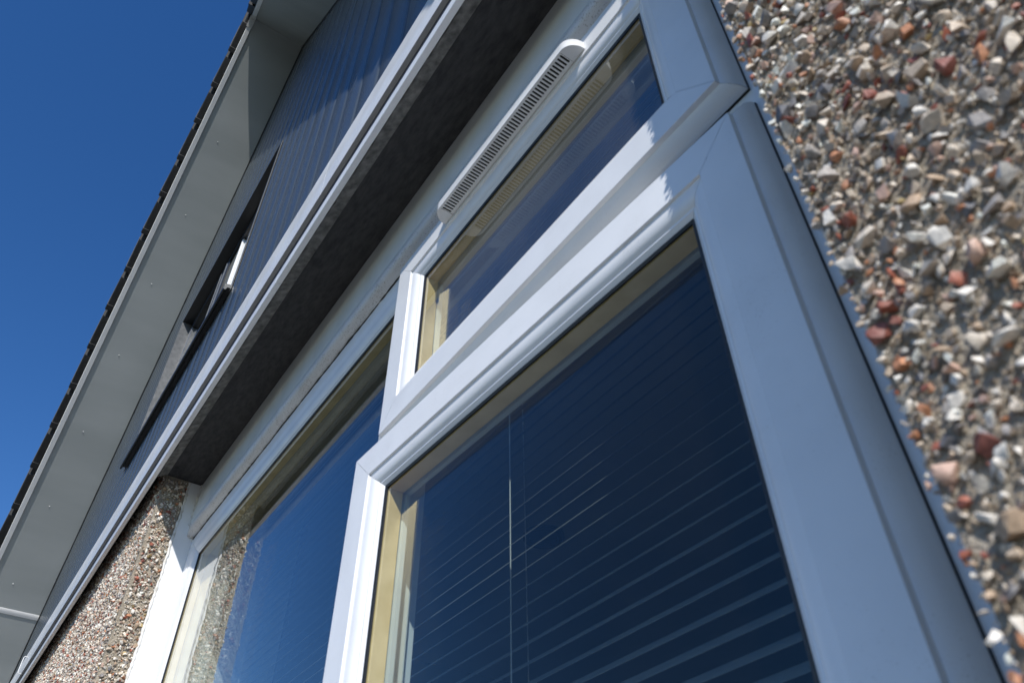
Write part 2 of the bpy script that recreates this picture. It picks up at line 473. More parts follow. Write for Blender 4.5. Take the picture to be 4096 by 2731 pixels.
# white-headed pins in the soffit
pin_v, pin_f = [], []
for i in range(4):
    th = math.pi / 2 * i / 3
    for k in range(8):
        ph = 2 * math.pi * k / 8
        pin_v.append((0.0031 * math.cos(th) * math.cos(ph), 0.0031 * math.cos(th) * math.sin(ph), -0.0024 * math.sin(th)))
for i in range(3):
    for k in range(8):
        pin_f.append([8 * i + k, 8 * i + (k + 1) % 8, 8 * (i + 1) + (k + 1) % 8, 8 * (i + 1) + k])
pin_me = mesh_of('pin', pin_v, pin_f, M['white_metal'], 60)
for px, py in ((-2.826, 0.044), (-3.1185, 0.054), (-3.3926, 0.046), (-3.667, 0.049), (-3.9546, 0.049), (-4.228, 0.054), (-4.507, 0.053)):
    o = bpy.data.objects.new('pin', pin_me); o.parent = soff[0]
    o.location = Vector((px, py, rake_z(px))) - Vector(BASE[house])
    o.rotation_euler = (0, -math.atan(SL), 0)
    C.objects.link(o)

# roof slopes with a row of black verge caps along each rake
def roof_slope(x0, x1):
    V = []
    for y in (YF - 0.022, 6.1):
        for x in (x0, x1):
            V += [(x, y, rake_z(x) + 0.014), (x, y, rake_z(x) + 0.21)]
    return V, [[0, 1, 3, 2], [4, 6, 7, 5], [1, 5, 7, 3], [0, 2, 6, 4], [0, 4, 5, 1], [2, 3, 7, 6]]
v, f = roof_slope(XE0, AX)
roofL = part('roof', v, f, M['roof'], house)
v, f = roof_slope(AX, XE1)
roofR = part('roof', v, f, M['roof'], house)

def cap_mesh(s):
    """a stepped interlocking verge cap, x runs down the slope (0..L) in plan, s = sign of the side"""
    L = 0.1465
    V, Fc = [], []
    slope = SL if s < 0 else SR
    # rings: (t along x, outer y, bottom dz, top dz)
    rings = [(-0.012, -0.0190, 0.008, 0.228), (0.026, -0.0200, 0.006, 0.230), (0.0262, -0.0300, -0.001, 0.244), (0.034, -0.0312, -0.003, 0.246),
             (0.128, -0.0330, -0.005, 0.250), (0.1285, -0.0350, -0.007, 0.253), (L + 0.001, -0.0350, -0.007, 0.253), (L + 0.001, -0.0140, 0.012, 0.235)]
    for t, yo, zb, zt in rings:
        x = s * t
        drop = -t * slope
        pr = [(-0.0005, zb + 0.010), (-0.002, zb + 0.001), (yo + 0.004, zb), (yo, zb + 0.005), (yo, zt - 0.02), (yo + 0.006, zt), (0.10, zt)]
        V += [(x, y, drop + dz) for y, dz in pr]
    n = 7
    for i in range(len(rings) - 1):
        for k in range(n - 1):
            Fc.append([n * i + k, n * i + k + 1, n * (i + 1) + k + 1, n * (i + 1) + k])
    Fc.append(list(range(n))); Fc.append([n * (len(rings) - 1) + k for k in range(n)])
    return mesh_of('verge_cap', V, Fc, M['tile'], 30)
for s, xs, xe, par in ((-1, AX, XE0, roofL), (1, AX, XE1, roofR)):
    me = cap_mesh(s)
    xx = -2.9483 + 0.1465 * 4 + 0.004 if s < 0 else AX + 0.006
    while (xx - 0.1465 > XE0 - 0.02) if s < 0 else (xx + 0.1465 < XE1 + 0.02):
        o = bpy.data.objects.new('verge_cap', me); o.parent = par
        o.location = Vector((xx, YF - 0.0245, rake_z(xx))) - Vector(BASE[house])
        o.rotation_euler = (rnd.uniform(-0.012, 0.012), 0, rnd.uniform(-0.008, 0.008))
        C.objects.link(o)
        xx += s * 0.1465

# dim room behind the ground floor window
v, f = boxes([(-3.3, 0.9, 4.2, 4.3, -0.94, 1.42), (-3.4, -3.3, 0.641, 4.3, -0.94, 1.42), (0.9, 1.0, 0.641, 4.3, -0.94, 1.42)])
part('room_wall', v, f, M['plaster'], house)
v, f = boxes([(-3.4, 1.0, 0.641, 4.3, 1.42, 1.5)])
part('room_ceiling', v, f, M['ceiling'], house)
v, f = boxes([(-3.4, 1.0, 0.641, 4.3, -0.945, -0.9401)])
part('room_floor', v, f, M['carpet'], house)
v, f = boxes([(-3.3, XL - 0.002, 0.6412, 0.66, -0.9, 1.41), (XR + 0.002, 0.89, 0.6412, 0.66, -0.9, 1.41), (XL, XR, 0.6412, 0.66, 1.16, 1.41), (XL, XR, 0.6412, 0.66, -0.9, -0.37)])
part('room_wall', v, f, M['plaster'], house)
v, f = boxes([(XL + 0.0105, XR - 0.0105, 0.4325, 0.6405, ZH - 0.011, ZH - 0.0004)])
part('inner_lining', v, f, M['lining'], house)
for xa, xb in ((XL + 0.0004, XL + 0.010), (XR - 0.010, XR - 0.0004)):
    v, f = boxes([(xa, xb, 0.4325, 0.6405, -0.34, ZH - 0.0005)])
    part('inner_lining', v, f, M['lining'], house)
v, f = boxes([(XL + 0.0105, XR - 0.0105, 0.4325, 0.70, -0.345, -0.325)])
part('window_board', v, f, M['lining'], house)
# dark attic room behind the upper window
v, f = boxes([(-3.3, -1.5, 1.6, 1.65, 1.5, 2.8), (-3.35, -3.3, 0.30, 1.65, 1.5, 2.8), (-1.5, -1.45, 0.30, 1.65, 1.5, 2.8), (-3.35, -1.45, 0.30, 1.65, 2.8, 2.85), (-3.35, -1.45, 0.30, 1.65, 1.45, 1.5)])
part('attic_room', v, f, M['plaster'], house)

# ------------------------------------------------------------------ ground floor window
win = thing('window', 'white framed window with small top light and casement set in pebbledash opening', 'window', (-1.03, 0.36, -0.36))
YO = 0.362
# fixed left light
rectF = (-1.9484, -0.80, -0.34, 1.0065)
profF = [(0.0, 0.42), (0.0, YO), (0.031, YO), (0.0335, YO + 0.0004), (0.036, YO + 0.0018), (0.050, 0.3650), (0.058, 0.3682), (0.0625, 0.3715), (0.0655, 0.3718), (0.0690, 0.3748), (0.0690, 0.3760)]
fixed = part('fixed_light', *sweep_all(rectF, [(0.004, 0.372), (0.0655, 0.3775), (0.0655, 0.3962), (0.056, 0.3975), (0.056, 0.42), (0.004, 0.42)], True), M['upvc'], win)
for k, nm in enumerate(('frame_rail', 'frame_stile', 'frame_rail', 'frame_stile')):
    part(nm, *sweep_side(rectF, profF, k, 0.0003), M['upvc'], fixed, smooth=28)
part('gasket', *sweep_all(rectF, [(0.0691, 0.3735), (0.0716, 0.3750), (0.0716, 0.3768), (0.0691, 0.3768)], True), M['gasket'], fixed, smooth=40)
part('spacer_bar', *sweep_all(rectF, [(0.066, 0.3775), (0.0722, 0.3775), (0.0722, 0.3965), (0.066, 0.3965)], True), M['spacer'], fixed)
def pane(rect, u, y, parent, fn=None, m='glass'):
    x0, x1, z0, z1 = rect
    V = [(x0 + u, y, z0 + u), (x1 - u, y, z0 + u), (x1 - u, y, z1 - u), (x0 + u, y, z1 - u)]
    if fn: V = fn(V)
    return part('glass_pane', V, [[0, 1, 2, 3]], M[m], parent)
pane(rectF, 0.069, 0.3770, fixed)
pane(rectF, 0.0640, 0.3970, fixed, None, 'glass_in')
# outer frame round the two opening lights
v, f = boxes([(-0.7995, XR - 0.006, YO + 0.0015, 0.398, 0.948, 1.0065)]); part('frame_head', v, f, M['upvc'], win)
v, f = boxes([(-0.190, XR - 0.0065, YO + 0.001, 0.398, -0.30, 0.9475)]); part('frame_jamb', v, f, M['upvc'], win)
v, f = boxes([(-0.7995, -0.1905, YO + 0.001, 0.398, 0.560, 0.634)]); part('transom', v, f, M['upvc'], win)
v, f = boxes([(-0.7995, -0.775, YO + 0.0005, 0.398, -0.30, 0.5595), (-0.7995, -0.775, YO + 0.0005, 0.398, 0.6345, 0.9475)]); part('mullion', v, f, M['upvc'], win)
v, f = boxes([(-0.7995, XR - 0.0065, YO, 0.43, -0.345, -0.3005)]); part('frame_sill_rail', v, f, M['upvc'], win)
v, f = extr_x([(0.20, -0.372), (0.20, -0.352), (0.205, -0.348), (0.43, -0.3455), (0.43, -0.359)], XL + 0.004, XR - 0.004)
part('window_sill', v, f, M['upvc'], win)
# white lining strip on the left reveal, head board and rounded cover moulding
v, f = boxes([(XL, -1.9488, 0.316, 0.425, -0.34, ZH - 0.003)])
part('reveal_lining', v, f, M['upvc'], win)
v, f = boxes([(-1.9486, XR - 0.006, 0.3458, 0.43, 1.0070, ZH - 0.0005)])
part('head_board', v, f, M['upvc'], win)
mould = [(0.3457, 1.0330), (0.3440, 1.0310), (0.3412, 1.0245), (0.3398, 1.0165), (0.3404, 1.0095), (0.3428, 1.0048), (0.3480, 1.0018), (0.3550, 1.0000), (0.3612, 0.9990), (0.3640, 1.0000), (0.3640, 1.0060), (0.3457, 1.0060)]
V, Fc = [], []
ns = 160
for i in range(ns + 1):
    x = -1.9405 + (XR - 0.006 + 1.9405) * i / ns
    e = min(1.0, i / 2.0) if i < 2 else 1.0
    w = 0.0008 * math.sin(x * 9) + 0.0005 * math.sin(x * 23 + 1)
    for y, z in mould:
        V.append((x, 0.353 + (y - 0.353) * (0.65 + 0.35 * e), 1.012 + (z - 1.012) * (0.65 + 0.35 * e) + (w if z < 1.005 else 0)))
n = len(mould)
for i in range(ns):
    for k in range(n):
        Fc.append([n * i + k, n * i + (k + 1) % n, n * (i + 1) + (k + 1) % n, n * (i + 1) + k])
Fc += [list(range(n))[::-1], [n * ns + k for k in range(n)]]
part('cover_moulding', V, Fc, M['upvc_old'], win, smooth=45)

def bead_tube(name, pts, r, m, jit, parent, seg=8):
    V, Fc = [], []
    for i, p in enumerate(pts):
        d = np.array(pts[min(i + 1, len(pts) - 1)]) - np.array(pts[max(i - 1, 0)])
        d = d / np.linalg.norm(d)
        a = np.cross(d, [0.3, 0.9, 0.2]); a /= np.linalg.norm(a); b = np.cross(d, a)
        rr = r * (1 + jit * rnd.uniform(-1, 1))
        off = (a * rnd.uniform(-1, 1) + b * rnd.uniform(-1, 1)) * r * jit * 0.6
        for k in range(seg):
            t = 2 * math.pi * k / seg
            V.append(np.array(p) + off + rr * (a * math.cos(t) + b * math.sin(t)))
    for i in range(len(pts) - 1):
        for k in range(seg):
            Fc.append([seg * i + k, seg * i + (k + 1) % seg, seg * (i + 1) + (k + 1) % seg, seg * (i + 1) + k])
    Fc += [list(range(seg))[::-1], [seg * (len(pts) - 1) + k for k in range(seg)]]
    return part(name, V, Fc, m, parent, smooth=60)
bead_tube('sealant_bead', [(-1.9495, 0.3148 + 0.0009 * math.sin(i * 0.23) + 0.0006 * math.sin(i * 0.71), -0.3 + 1.455 * i / 240) for i in range(241)], 0.0034, M['sealant'], 0.30, win)
bead_tube('sealant_bead', [(-1.9478, 0.3452, 1.036 + 0.122 * i / 30) for i in range(31)], 0.0034, M['sealant'], 0.35, win)
bead_tube('sealant_bead', [(-1.9440, 0.3455 + 0.018 * i / 12, 1.0075 - 0.0015 * i / 12) for i in range(13)], 0.0030, M['sealant'], 0.3, win)

bead_tube('joint_line', [(-1.938 + 1.82 * i / 200, 0.3612 + 0.0004 * math.sin(i * 0.37), 0.9983 + 0.0006 * math.sin(i * 0.11) + 0.0004 * math.sin(i * 0.53)) for i in range(201)], 0.0013, M['gasket'], 0.5, win, 6)  # black tube stands in for the dark gap under the moulding
# opening sashes
profS = [(0.012, 0.3606), (0.0, 0.3606), (0.0, 0.3585), (0.0016, 0.3548), (0.0042, 0.3512), (0.0076, 0.3484), (0.0112, 0.3462), (0.0140, 0.3450), (0.0146, 0.3432), (0.0149, 0.3405), (0.0153, 0.3400),
         (0.0551, 0.3400), (0.0555, 0.3404), (0.0558, 0.3426), (0.0575, 0.3428), (0.0610, 0.3431), (0.0650, 0.3440), (0.0685, 0.3455), (0.0712, 0.3476), (0.0726, 0.3492), (0.0746, 0.3494), (0.0790, 0.3532), (0.0795, 0.3545), (0.0795, 0.3552)]
def sash(name, rect, fn=None, gm='glass'):
    g = fn or (lambda V: V)
    def P(nm, vf, m, par, smooth=None):
        return part(nm, g(vf[0]), vf[1], m, par, smooth)
    core = P(name, sweep_all(rect, [(0.0122, 0.3620), (0.0755, 0.3580), (0.0755, 0.3750), (0.0660, 0.3762), (0.0660, 0.392), (0.0122, 0.392)], True), M['upvc'], win)
    for k, nm in enumerate(('rail', 'stile', 'rail', 'stile')):
        P(nm, sweep_side(rect, profS, k, 0.00025), M['upvc'], core, 26)
    P('gasket', sweep_all(rect, [(0.0793, 0.3525), (0.0822, 0.3538), (0.0822, 0.3556), (0.0793, 0.3556)], True), M['gasket'], core, 40)
    P('spacer_bar', sweep_all(rect, [(0.076, 0.3562), (0.0828, 0.3562), (0.0828, 0.3752), (0.076, 0.3752)], True), M['spacer'], core)
    pane(rect, 0.0785, 0.3557, core, g, gm)
    pane(rect, 0.0700, 0.3757, core, g, 'glass_in')
    P('inner_bead', sweep_all(rect, [(0.0665, 0.3768), (0.0760, 0.3768), (0.0815, 0.3805), (0.0815, 0.3860), (0.0665, 0.3915)], True), M['upvc'], core)
    return core
def gap_shadow_ring(rect):
    x0, x1, z0, z1 = rect
    e = 0.0007
    part('gap_shadow_ring', *sweep_all((x0 - e, x1 + e, z0 - e, z1 + e), [(0.0, 0.3609), (0.016, 0.3609), (0.016, 0.3632), (0.0, 0.3632)], True), M['gasket'], win)  # black ring paints the shadow gap between sash and frame
gap_shadow_ring((-0.8050, -0.157, 0.6078, 0.9480))
gap_shadow_ring((-0.8050, -0.157, -0.315, 0.5845))
fan = sash('fanlight_sash', (-0.8092, -0.157, 0.6078, 0.9705), None, 'glass_hazy')
PIV = (-0.157, 0.3606)
casement = sash('casement_sash', (-0.8092, -0.157, -0.315, 0.5845), lambda V: rot_piv(V, PIV, math.radians(2.3)))

# trickle vent on the top rail of the fanlight: hood with slotted underside
vx0, vx1, vz, vyb, vyf = -0.650, -0.3166, 0.9235, 0.3398, 0.3160
def vent_outline(grow=0.0, nseg=10):
    """plan outline (x,y) of the hood: flat back on the rail, rounded ends"""
    r = 0.0235 - grow
    pts = []
    for i in range(nseg + 1):
        t = math.pi / 2 * i / nseg
        pts.append((vx0 + grow + 0.020 * (1 - math.cos(t)), vyb - r * math.sin(t)))
    for i in range(nseg + 1):
        t = math.pi / 2 * (1 - i / nseg)
        pts.append((vx1 - grow - 0.020 * (1 - math.cos(t)), vyb - r * math.sin(t)))
    return pts
ol = vent_outline()
n = len(ol)
V = [(x, y, vz) for x, y in ol] + [(x, y, vz + 0.016) for x, y in ol]
ins = vent_outline(0.003)
V += [(x, y, vz + 0.0215) for x, y in ins]
ins2 = vent_outline(0.008)
V += [(x, y, vz + 0.0235) for x, y in ins2]
inner = vent_outline(0.0022)
V += [(x, y, vz) for x, y in inner]
V += [(x, y, vz + 0.015) for x, y in inner]
Fc = []
for lay_a, lay_b in ((0, 1), (1, 2), (2, 3)):
    for i in range(n - 1):
        Fc.append([lay_a * n + i, lay_a * n + i + 1, lay_b * n + i + 1, lay_b * n + i])
Fc.append([3 * n + i for i in range(n)])
for i in range(n - 1):
    Fc.append([0 * n + i, 4 * n + i, 4 * n + i + 1, 0 * n + i + 1])
    Fc.append([4 * n + i, 5 * n + i, 5 * n + i + 1, 4 * n + i + 1])
Fc.append([5 * n + i for i in range(n)][::-1])
vent = part('trickle_vent', V, Fc, M['upvc'], win, smooth=40, label='white slotted trickle vent with rounded ends')
# underside grille: plate with rounded slots
def slot_plate():
    V, Fc = [], []
    pitch, sw, nsl = 0.00535, 0.0029, 54
    ya, yb = 0.3198, 0.3350           # slot ends in y
    y0, y1 = 0.3163, 0.3397
    xc = (vx0 + vx1) / 2
    xs0 = xc - nsl * pitch / 2
    zt, zb = vz + 0.0012, vz + 0.0003
    def quad(p, flip=False):
        k = len(V); V.extend(p); Fc.append([k, k + 1, k + 2, k + 3][::-1] if flip else [k, k + 1, k + 2, k + 3])
    for i in range(nsl):
        a = xs0 + i * pitch; b = a + pitch
        s0 = a + (pitch - sw) / 2; s1 = s0 + sw
        c = (s0 + s1) / 2; r = sw / 2
        arcA = [(c - r * math.cos(math.pi * t / 4), ya + r - r * math.sin(math.pi * t / 4)) for t in range(5)]
        arcB = [(c - r * math.cos(math.pi * t / 4), yb - r + r * math.sin(math.pi * t / 4)) for t in range(5)]
        for lo, hi in ((a, s0), (s1, b)):
            quad([(lo, y0, zb), (lo, y1, zb), (hi, y1, zb), (hi, y0, zb)])
        for j in range(4):
            p, q = arcA[j], arcA[j + 1]
            quad([(p[0], y0, zb), (p[0], p[1], zb), (q[0], q[1], zb), (q[0], y0, zb)])
            quad([(p[0], p[1], zb), (p[0], p[1], zt), (q[0], q[1], zt), (q[0], q[1], zb)])
            p, q = arcB[j], arcB[j + 1]
            quad([(p[0], p[1], zb), (p[0], y1, zb), (q[0], y1, zb), (q[0], q[1], zb)])
            quad([(p[0], p[1], zb), (q[0], q[1], zb), (q[0], q[1], zt), (p[0], p[1], zt)])
        quad([(s0, ya + r, zb), (s0, yb - r, zb), (s0, yb - r, zt), (s0, ya + r, zt)])
        quad([(s1, ya + r, zb), (s1, ya + r, zt), (s1, yb - r, zt), (s1, yb - r, zb)])
    xs1 = xs0 + nsl * pitch
    return V, Fc, xs0, xs1
iv = vent_outline(0.003)
part('vent_shade_plate', [(x, y, vz + 0.0075) for x, y in iv], [list(range(len(iv)))], M['black'], vent)  # black plate added inside the hood to darken the slots
V, Fc, gx0, gx1 = slot_plate()
part('vent_grille', V, Fc, M['upvc'], vent)
# rounded end plates of the vent
for side in (0, 1):
    pts = [p for p in vent_outline(0.0004) if (p[0] <= vx0 + 0.0205 if side == 0 else p[0] >= vx1 - 0.0205)]
    xin = gx0 - 0.0005 if side == 0 else gx1 + 0.0005
    poly = pts + ([(xin, 0.3166), (xin, vyb)] if side == 0 else [])
    if side == 1:
        poly = [(xin, vyb), (xin, 0.3166)] + pts
    part('vent_end', [(x, y, vz + 0.0001) for x, y in poly], [list(range(len(poly)))], M['upvc'], vent)

# ------------------------------------------------------------------ venetian blind behind the glass
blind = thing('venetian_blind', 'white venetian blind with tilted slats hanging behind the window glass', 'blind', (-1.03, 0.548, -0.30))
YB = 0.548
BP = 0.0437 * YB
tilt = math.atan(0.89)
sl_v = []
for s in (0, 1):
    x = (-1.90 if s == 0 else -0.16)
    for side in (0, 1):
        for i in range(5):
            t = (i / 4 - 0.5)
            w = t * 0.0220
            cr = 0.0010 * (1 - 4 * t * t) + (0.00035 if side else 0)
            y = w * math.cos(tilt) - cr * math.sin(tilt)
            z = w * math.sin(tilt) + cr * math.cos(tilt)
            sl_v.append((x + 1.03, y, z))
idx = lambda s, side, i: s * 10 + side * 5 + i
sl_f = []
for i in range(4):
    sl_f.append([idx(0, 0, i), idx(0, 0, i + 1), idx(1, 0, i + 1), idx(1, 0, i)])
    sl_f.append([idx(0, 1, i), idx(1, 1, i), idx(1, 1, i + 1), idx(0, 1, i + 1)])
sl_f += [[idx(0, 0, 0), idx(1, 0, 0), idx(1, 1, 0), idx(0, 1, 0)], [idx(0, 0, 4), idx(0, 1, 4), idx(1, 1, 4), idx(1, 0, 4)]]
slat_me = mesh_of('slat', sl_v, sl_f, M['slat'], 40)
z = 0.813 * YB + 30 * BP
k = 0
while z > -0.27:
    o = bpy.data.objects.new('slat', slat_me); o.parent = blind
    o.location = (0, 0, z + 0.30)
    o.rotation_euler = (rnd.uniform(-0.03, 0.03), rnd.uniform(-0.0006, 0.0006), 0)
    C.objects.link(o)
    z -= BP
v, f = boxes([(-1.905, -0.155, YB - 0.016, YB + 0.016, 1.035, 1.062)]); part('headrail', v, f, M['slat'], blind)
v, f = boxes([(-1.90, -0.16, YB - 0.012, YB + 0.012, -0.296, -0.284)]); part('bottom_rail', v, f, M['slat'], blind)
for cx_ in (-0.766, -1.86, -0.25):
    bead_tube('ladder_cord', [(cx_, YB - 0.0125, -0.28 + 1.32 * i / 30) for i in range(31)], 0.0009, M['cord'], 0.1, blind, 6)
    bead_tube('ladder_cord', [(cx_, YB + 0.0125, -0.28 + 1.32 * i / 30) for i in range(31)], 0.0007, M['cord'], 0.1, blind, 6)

# dark round ceiling light inside
cl = thing('ceiling_light', 'dark round ceiling light inside the room behind the casement', 'light', (-1.4193 * 1.42, 1.0961 * 1.42, 1.42))
V, Fc = [], []
rings = [(0.075, 1.4199), (0.075, 1.405), (0.068, 1.400), (0.055, 1.400), (0.050, 1.412)]
for r, z in rings:
    for k in range(32):
        t = 2 * math.pi * k / 32
        V.append((-1.4193 * 1.42 + r * math.cos(t), 1.0961 * 1.42 + r * math.sin(t), z))
for i in range(4):
    for k in range(32):
        Fc.append([32 * i + k, 32 * i + (k + 1) % 32, 32 * (i + 1) + (k + 1) % 32, 32 * (i + 1) + k])
Fc.append([128 + k for k in range(32)])
part('lamp_body', V, Fc, M['black'], cl, smooth=35)

# ------------------------------------------------------------------ upper window in the cladding
uw = thing('window', 'dark framed window with projecting black sill in the clad gable', 'window', (-2.426, 0.25, 1.765))
YU = 0.272
# head lining (dark), side linings (grey), inner frame, mullion, sash frames and glass
v, f = boxes([(WX0, WX1, 0.2300, 0.2860, WZ1 - 0.006, WZ1 + 0.004)]); part('head_lining', v, f, M['dark_trim'], uw)
for xa, xb in ((WX0 - 0.004, WX0 + 0.005), (WX1 - 0.005, WX1 + 0.004)):
    V, Fc = boxes([(xa, xb, 0.2325, 0.286, WZ0, WZ1 - 0.0065), (xa - 0.006 if xa < -2.5 else xa, xb if xa < -2.5 else xb + 0.006, 0.2305, 0.2324, WZ0 - 0.01, WZ1 - 0.007)])
    part('side_lining', V, Fc, M['grey_frame'], uw)
def ubar(name, x0, x1, z0, z1, y0=YU, m='dark_trim', bev=0.004):
    V = [(x0, 0.30, z0), (x0, y0 + bev, z0), (x0 + bev, y0, z0), (x1 - bev, y0, z0), (x1, y0 + bev, z0), (x1, 0.30, z0)]
    V += [(x, y, z1) for x, y, _ in V]
    Fc = [[i, i + 1, 7 + i, 6 + i] for i in range(5)] + [[0, 1, 2, 3, 4, 5][::-1], [6, 7, 8, 9, 10, 11]]
    return part(name, V, Fc, M[m], uw)
ubar('frame_jamb', WX0 + 0.0052, WX0 + 0.055, 1.80, WZ1 - 0.06, m='grey_frame')
ubar('frame_jamb', WX1 - 0.055, WX1 - 0.0052, 1.80, WZ1 - 0.06, m='grey_frame')
ubar('mullion', -2.575, -2.47, 1.80, WZ1 - 0.06, m='dark_trim')
ubar('bead', -2.566, -2.560, 1.801, WZ1 - 0.0605, YU - 0.003, 'grey_frame', 0.002)
ubar('bead', -2.498, -2.486, 1.801, WZ1 - 0.0605, YU - 0.004, 'grey_frame', 0.004)
v, f = boxes([(WX0 + 0.0052, WX1 - 0.0052, YU + 0.0005, 0.30, WZ1 - 0.0595, WZ1 - 0.0065)]); part('frame_head', v, f, M['dark_trim'], uw)
v, f = boxes([(WX0 + 0.0052, WX1 - 0.0052, YU + 0.0005, 0.30, 1.766, 1.7995)]); part('frame_sill_rail', v, f, M['dark_trim'], uw)
ubar('sash_stile', -2.469, -2.335, 1.801, WZ1 - 0.0605, 0.281, 'spacer_dim', 0.003)
ubar('sash_bead', -2.334, -2.321, 1.801, WZ1 - 0.0605, 0.276, 'upvc', 0.004)
for xa, xb in ((WX0 + 0.055, -2.576), (-2.311, WX1 - 0.055)):
    part('glass_pane', [(xa, 0.285, 1.80), (xb, 0.285, 1.80), (xb, 0.285, WZ1 - 0.06), (xa, 0.285, WZ1 - 0.06)], [[0, 1, 2, 3]], M['glass'], uw)
v, f = extr_x([(0.2115, 1.7725), (0.2115, 1.7525), (0.2165, 1.7505), (0.2183, 1.7520), (0.2215, 1.7630), (0.2345, 1.7640), (0.2345, 1.7700), (0.272, 1.7790), (0.272, 1.7800)], WX0 + 0.012, WX1 + 0.002)
sill = part('sill', v, f, M['dark_trim'], uw, smooth=20)
v, f = extr_x([(0.2112, 1.7732), (0.2112, 1.7519), (0.2165, 1.7498), (0.2187, 1.7515), (0.2218, 1.7625), (0.2348, 1.7634), (0.2348, 1.7796)], WX1 + 0.0022, WX1 + 0.0045)
part('sill_end_cap', v, f, M['grey_frame'], sill)  # lighter grey paints the sunlit end of the black sill

# ------------------------------------------------------------------ small white cable bracket on the trim
br = thing('cable_bracket', 'small white metal bracket fixed on the cladding trim by the eaves', 'bracket', (-3.93, 0.215, 1.25))
bead_tube('bracket_loop', [(-3.960, 0.2192, 1.316), (-3.960, 0.2090, 1.318), (-3.957, 0.2055, 1.312), (-3.955, 0.2050, 1.290), (-3.952, 0.2048, 1.258), (-3.951, 0.2062, 1.247), (-3.951, 0.2095, 1.2435), (-3.951, 0.2200, 1.2430)], 0.0016, M['white_metal'], 0.03, br, 8)

# ------------------------------------------------------------------ pebbles
nprs = np.random.RandomState(11)
def hull_stone(seed, npts, flat):
    """irregular convex stone from random points (brute force hull through bmesh)"""
    import bmesh
    r = random.Random(seed)
    bm = bmesh.new()
    for _ in range(npts):
        while True:
            p = Vector((r.uniform(-1, 1), r.uniform(-1, 1), r.uniform(-1, 1)))
            if 0.25 < p.length < 1: break
        p = p.normalized() * (0.8 + 0.2 * r.random())
        bm.verts.new((p.x * r.uniform(0.9, 1.05), p.y * flat[0], p.z * flat[1]))
    res = bmesh.ops.convex_hull(bm, input=bm.verts)
    junk = [e for e in bm.verts if not e.link_faces]
    bmesh.ops.delete(bm, geom=junk, context='VERTS')
    bm.normal_update()
    me = bpy.data.meshes.new('pebble'); bm.to_mesh(me); bm.free()
    v = np.array([x.co[:] for x in me.vertices]); f = np.array([p.vertices[:] for p in me.polygons if len(p.vertices) == 3])
    return me, v, f

stones_hi = [hull_stone(100 + i, rnd.choice((10, 13, 17, 20)), (rnd.uniform(0.5, 0.95), rnd.uniform(0.35, 0.8))) for i in range(14)]
stones_lo = [hull_stone(300 + i, 11, (rnd.uniform(0.6, 0.95), rnd.uniform(0.5, 0.85))) for i in range(14)]
for me, _, _ in stones_hi:
    me.materials.append(M['pebble']); me.shade_smooth(); me.set_sharp_from_angle(angle=math.radians(38))

PAL = np.array([(0.86, 0.80, 0.71), (0.76, 0.66, 0.54), (0.58, 0.465, 0.35), (0.43, 0.39, 0.355), (0.32, 0.295, 0.28), (0.48, 0.35, 0.24), (0.60, 0.40, 0.31),
                (0.55, 0.25, 0.13), (0.40, 0.13, 0.08), (0.27, 0.09, 0.065), (0.14, 0.14, 0.15), (0.45, 0.33, 0.14)])
PW = np.array([0.34, 0.20, 0.13, 0.10, 0.06, 0.07, 0.07, 0.06, 0.045, 0.03, 0.025, 0.015]); PW = PW / PW.sum()

def scatter(u0, u1, w0, w1, cell, smin, smax, keep):
    nu, nw = int((u1 - u0) / cell), int((w1 - w0) / cell)
    U, W = np.meshgrid(np.arange(nu), np.arange(nw))
    U = u0 + (U.ravel() + 0.5 + nprs.uniform(-0.55, 0.55, U.size)) * cell
    W = w0 + (W.ravel() + 0.5 + nprs.uniform(-0.55, 0.55, W.size)) * cell
    k = keep(U, W)
    U, W = U[k], W[k]
    s = np.clip(np.exp(nprs.normal(math.log((smin + smax) * 0.36), 0.42, U.size)), smin, smax)
    return U, W, s

def rand_rot(n):
    q = nprs.normal(size=(n, 4)); q /= np.linalg.norm(q, axis=1)[:, None]
    w, x, y, z = q.T
    return np.stack([np.stack([1 - 2 * (y * y + z * z), 2 * (x * y - z * w), 2 * (x * z + y * w)], 1),
                     np.stack([2 * (x * y + z * w), 1 - 2 * (x * x + z * z), 2 * (y * z - x * w)], 1),
                     np.stack([2 * (x * z - y * w), 2 * (y * z + x * w), 1 - 2 * (x * x + y * y)], 1)], 1), q

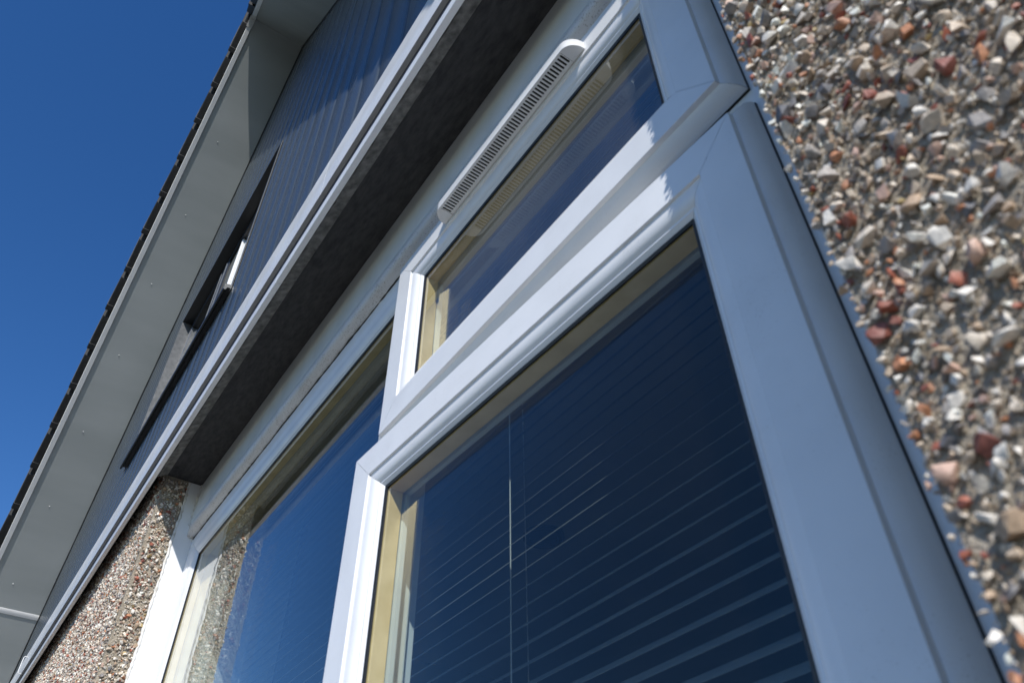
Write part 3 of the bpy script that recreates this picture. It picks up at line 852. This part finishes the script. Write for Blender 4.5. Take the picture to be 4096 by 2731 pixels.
def mass(name, pos, size, col, protos, parent):
    n = len(pos)
    Rm, _ = rand_rot(n)
    pick = nprs.randint(len(protos), size=n)
    VV, FF, CC = [], [], []
    off = 0
    for k, (_, pv, pf) in enumerate(protos):
        sel = np.where(pick == k)[0]
        if not len(sel): continue
        v = np.einsum('nij,mj->nmi', Rm[sel], pv) * (size[sel] * 0.5)[:, None, None] + pos[sel][:, None, :]
        fidx = (pf[None] + (np.arange(len(sel)) * len(pv))[:, None, None] + off)
        VV.append(v.reshape(-1, 3)); FF.append(fidx.reshape(-1, 3))
        CC.append(np.repeat(col[sel], len(pv), axis=0))
        off += len(sel) * len(pv)
    V = np.concatenate(VV) - BASE[parent]; F_ = np.concatenate(FF); Cc = np.concatenate(CC)
    me = bpy.data.meshes.new(name)
    me.vertices.add(len(V)); me.vertices.foreach_set('co', V.astype(np.float32).ravel())
    me.loops.add(F_.size); me.loops.foreach_set('vertex_index', F_.astype(np.int32).ravel())
    me.polygons.add(len(F_)); me.polygons.foreach_set('loop_start', np.arange(0, F_.size, 3, dtype=np.int32))
    me.update(calc_edges=True)
    a = me.attributes.new('stone_colour', 'FLOAT_COLOR', 'POINT')
    a.data.foreach_set('color', np.concatenate([Cc, np.ones((len(Cc), 1))], 1).astype(np.float32).ravel())
    me.materials.append(M['pebble_mass'])
    me.shade_smooth(); me.set_sharp_from_angle(angle=math.radians(38))
    o = bpy.data.objects.new(name, me); o.parent = parent; o['kind'] = 'stuff'
    C.objects.link(o)
    return o

def colours(n):
    c = PAL[nprs.choice(len(PAL), size=n, p=PW)] * nprs.uniform(0.82, 1.12, size=(n, 1))
    return np.clip(c, 0.02, 0.88)

# right wall, close to the camera
U, W, s = scatter(XR - 0.002, 0.125, -0.05, 1.12, 0.0047, 0.0038, 0.0150, lambda u, w: nprs.uniform(size=u.size) < 0.95)
s = np.where(U < XR + 0.005, np.minimum(s, 0.0066), s)
big = s > 0.0068
# let the bigger stones keep some distance from each other
order = np.argsort(-s)
pos = np.stack([U, YW - 0.18 * s + nprs.uniform(-0.0016, 0.0012, len(U)), W], 1)
taken = []; okk = np.ones(len(s), bool)
cellmap = {}
for i in order:
    if s[i] < 0.0055: break
    key = (int(U[i] / 0.01), int(W[i] / 0.01))
    bad = False
    for dx in (-1, 0, 1):
        for dz in (-1, 0, 1):
            for j in cellmap.get((key[0] + dx, key[1] + dz), ()):
                if (U[i] - U[j]) ** 2 + (W[i] - W[j]) ** 2 < (0.33 * (s[i] + s[j])) ** 2:
                    bad = True
    if bad: s[i] *= 0.68
    else: cellmap.setdefault(key, []).append(i)
col = colours(len(s))
# projected size in the picture decides which 300 become single objects
rel = pos
xc = rel @ np.array(RIGHT); yc = rel @ np.array(DOWN); zc = rel @ np.array(FWD)
px, py = xc / zc * 775.4 + 512, yc / zc * 775.4 + 341
vis = (zc > 0.05) & (px > -5) & (px < 1029) & (py > -5) & (py < 687)
app = np.where(vis, s / zc, 0)
top = np.argsort(-app)[:300]
single = np.zeros(len(s), bool); single[top] = True
Rm_, q_ = rand_rot(len(s))
for i in np.where(single)[0]:
    me = stones_hi[nprs.randint(len(stones_hi))][0]
    o = bpy.data.objects.new('pebble', me); o.parent = wall
    o.location = Vector(pos[i] - BASE[house])
    o.rotation_mode = 'QUATERNION'; o.rotation_quaternion = q_[i]
    o.scale = (s[i] * 0.5,) * 3
    o.color = (*col[i], 1)
    C.objects.link(o)
mass('pebble_dash', pos[~single], s[~single], col[~single], stones_hi, wall)
U, W, g = scatter(XR - 0.001, 0.125, 0.0, 0.62, 0.0024, 0.0012, 0.0034, lambda u, w: nprs.uniform(size=u.size) < 0.85)
gc = np.array([(0.34, 0.26, 0.18)]) * nprs.uniform(0.65, 1.25, size=(len(g), 1))
mass('mortar_grit', np.stack([U, YW - 0.24 * g + nprs.uniform(-0.0006, 0.0006, len(U)), W], 1), g, gc, stones_lo, wall)
# stones on the right corner and inside edge of the opening
U, W, s = scatter(YW - 0.002, 0.30, -0.05, 1.12, 0.0058, 0.003, 0.009, lambda u, w: nprs.uniform(size=u.size) < 0.8)
mass('pebble_dash', np.stack([XR + 0.08 * s, U, W], 1), s, colours(len(s)), stones_lo, wall)
# left wall face
U, W, s = scatter(-4.3, XL + 0.003, 0.40, 1.215, 0.0056, 0.0035, 0.0145,
                  lambda u, w: (w > 0.50 + (XL - u) * 0.27) & (nprs.uniform(size=u.size) < np.where(u > XL - 0.013, 0.25, 0.93)))
mass('pebble_dash', np.stack([U, YW - 0.2 * s, W], 1), s, colours(len(s)), stones_lo, wall_l)
# left reveal
U, W, s = scatter(YW + 0.001, 0.314, 0.30, 1.155, 0.0052, 0.004, 0.0180, lambda u, w: nprs.uniform(size=u.size) < np.where(u < YW + 0.008, 0.30, 0.92))
mass('pebble_dash', np.stack([XL + 0.2 * s, U, W], 1), s, colours(len(s)), stones_hi, wall_l)
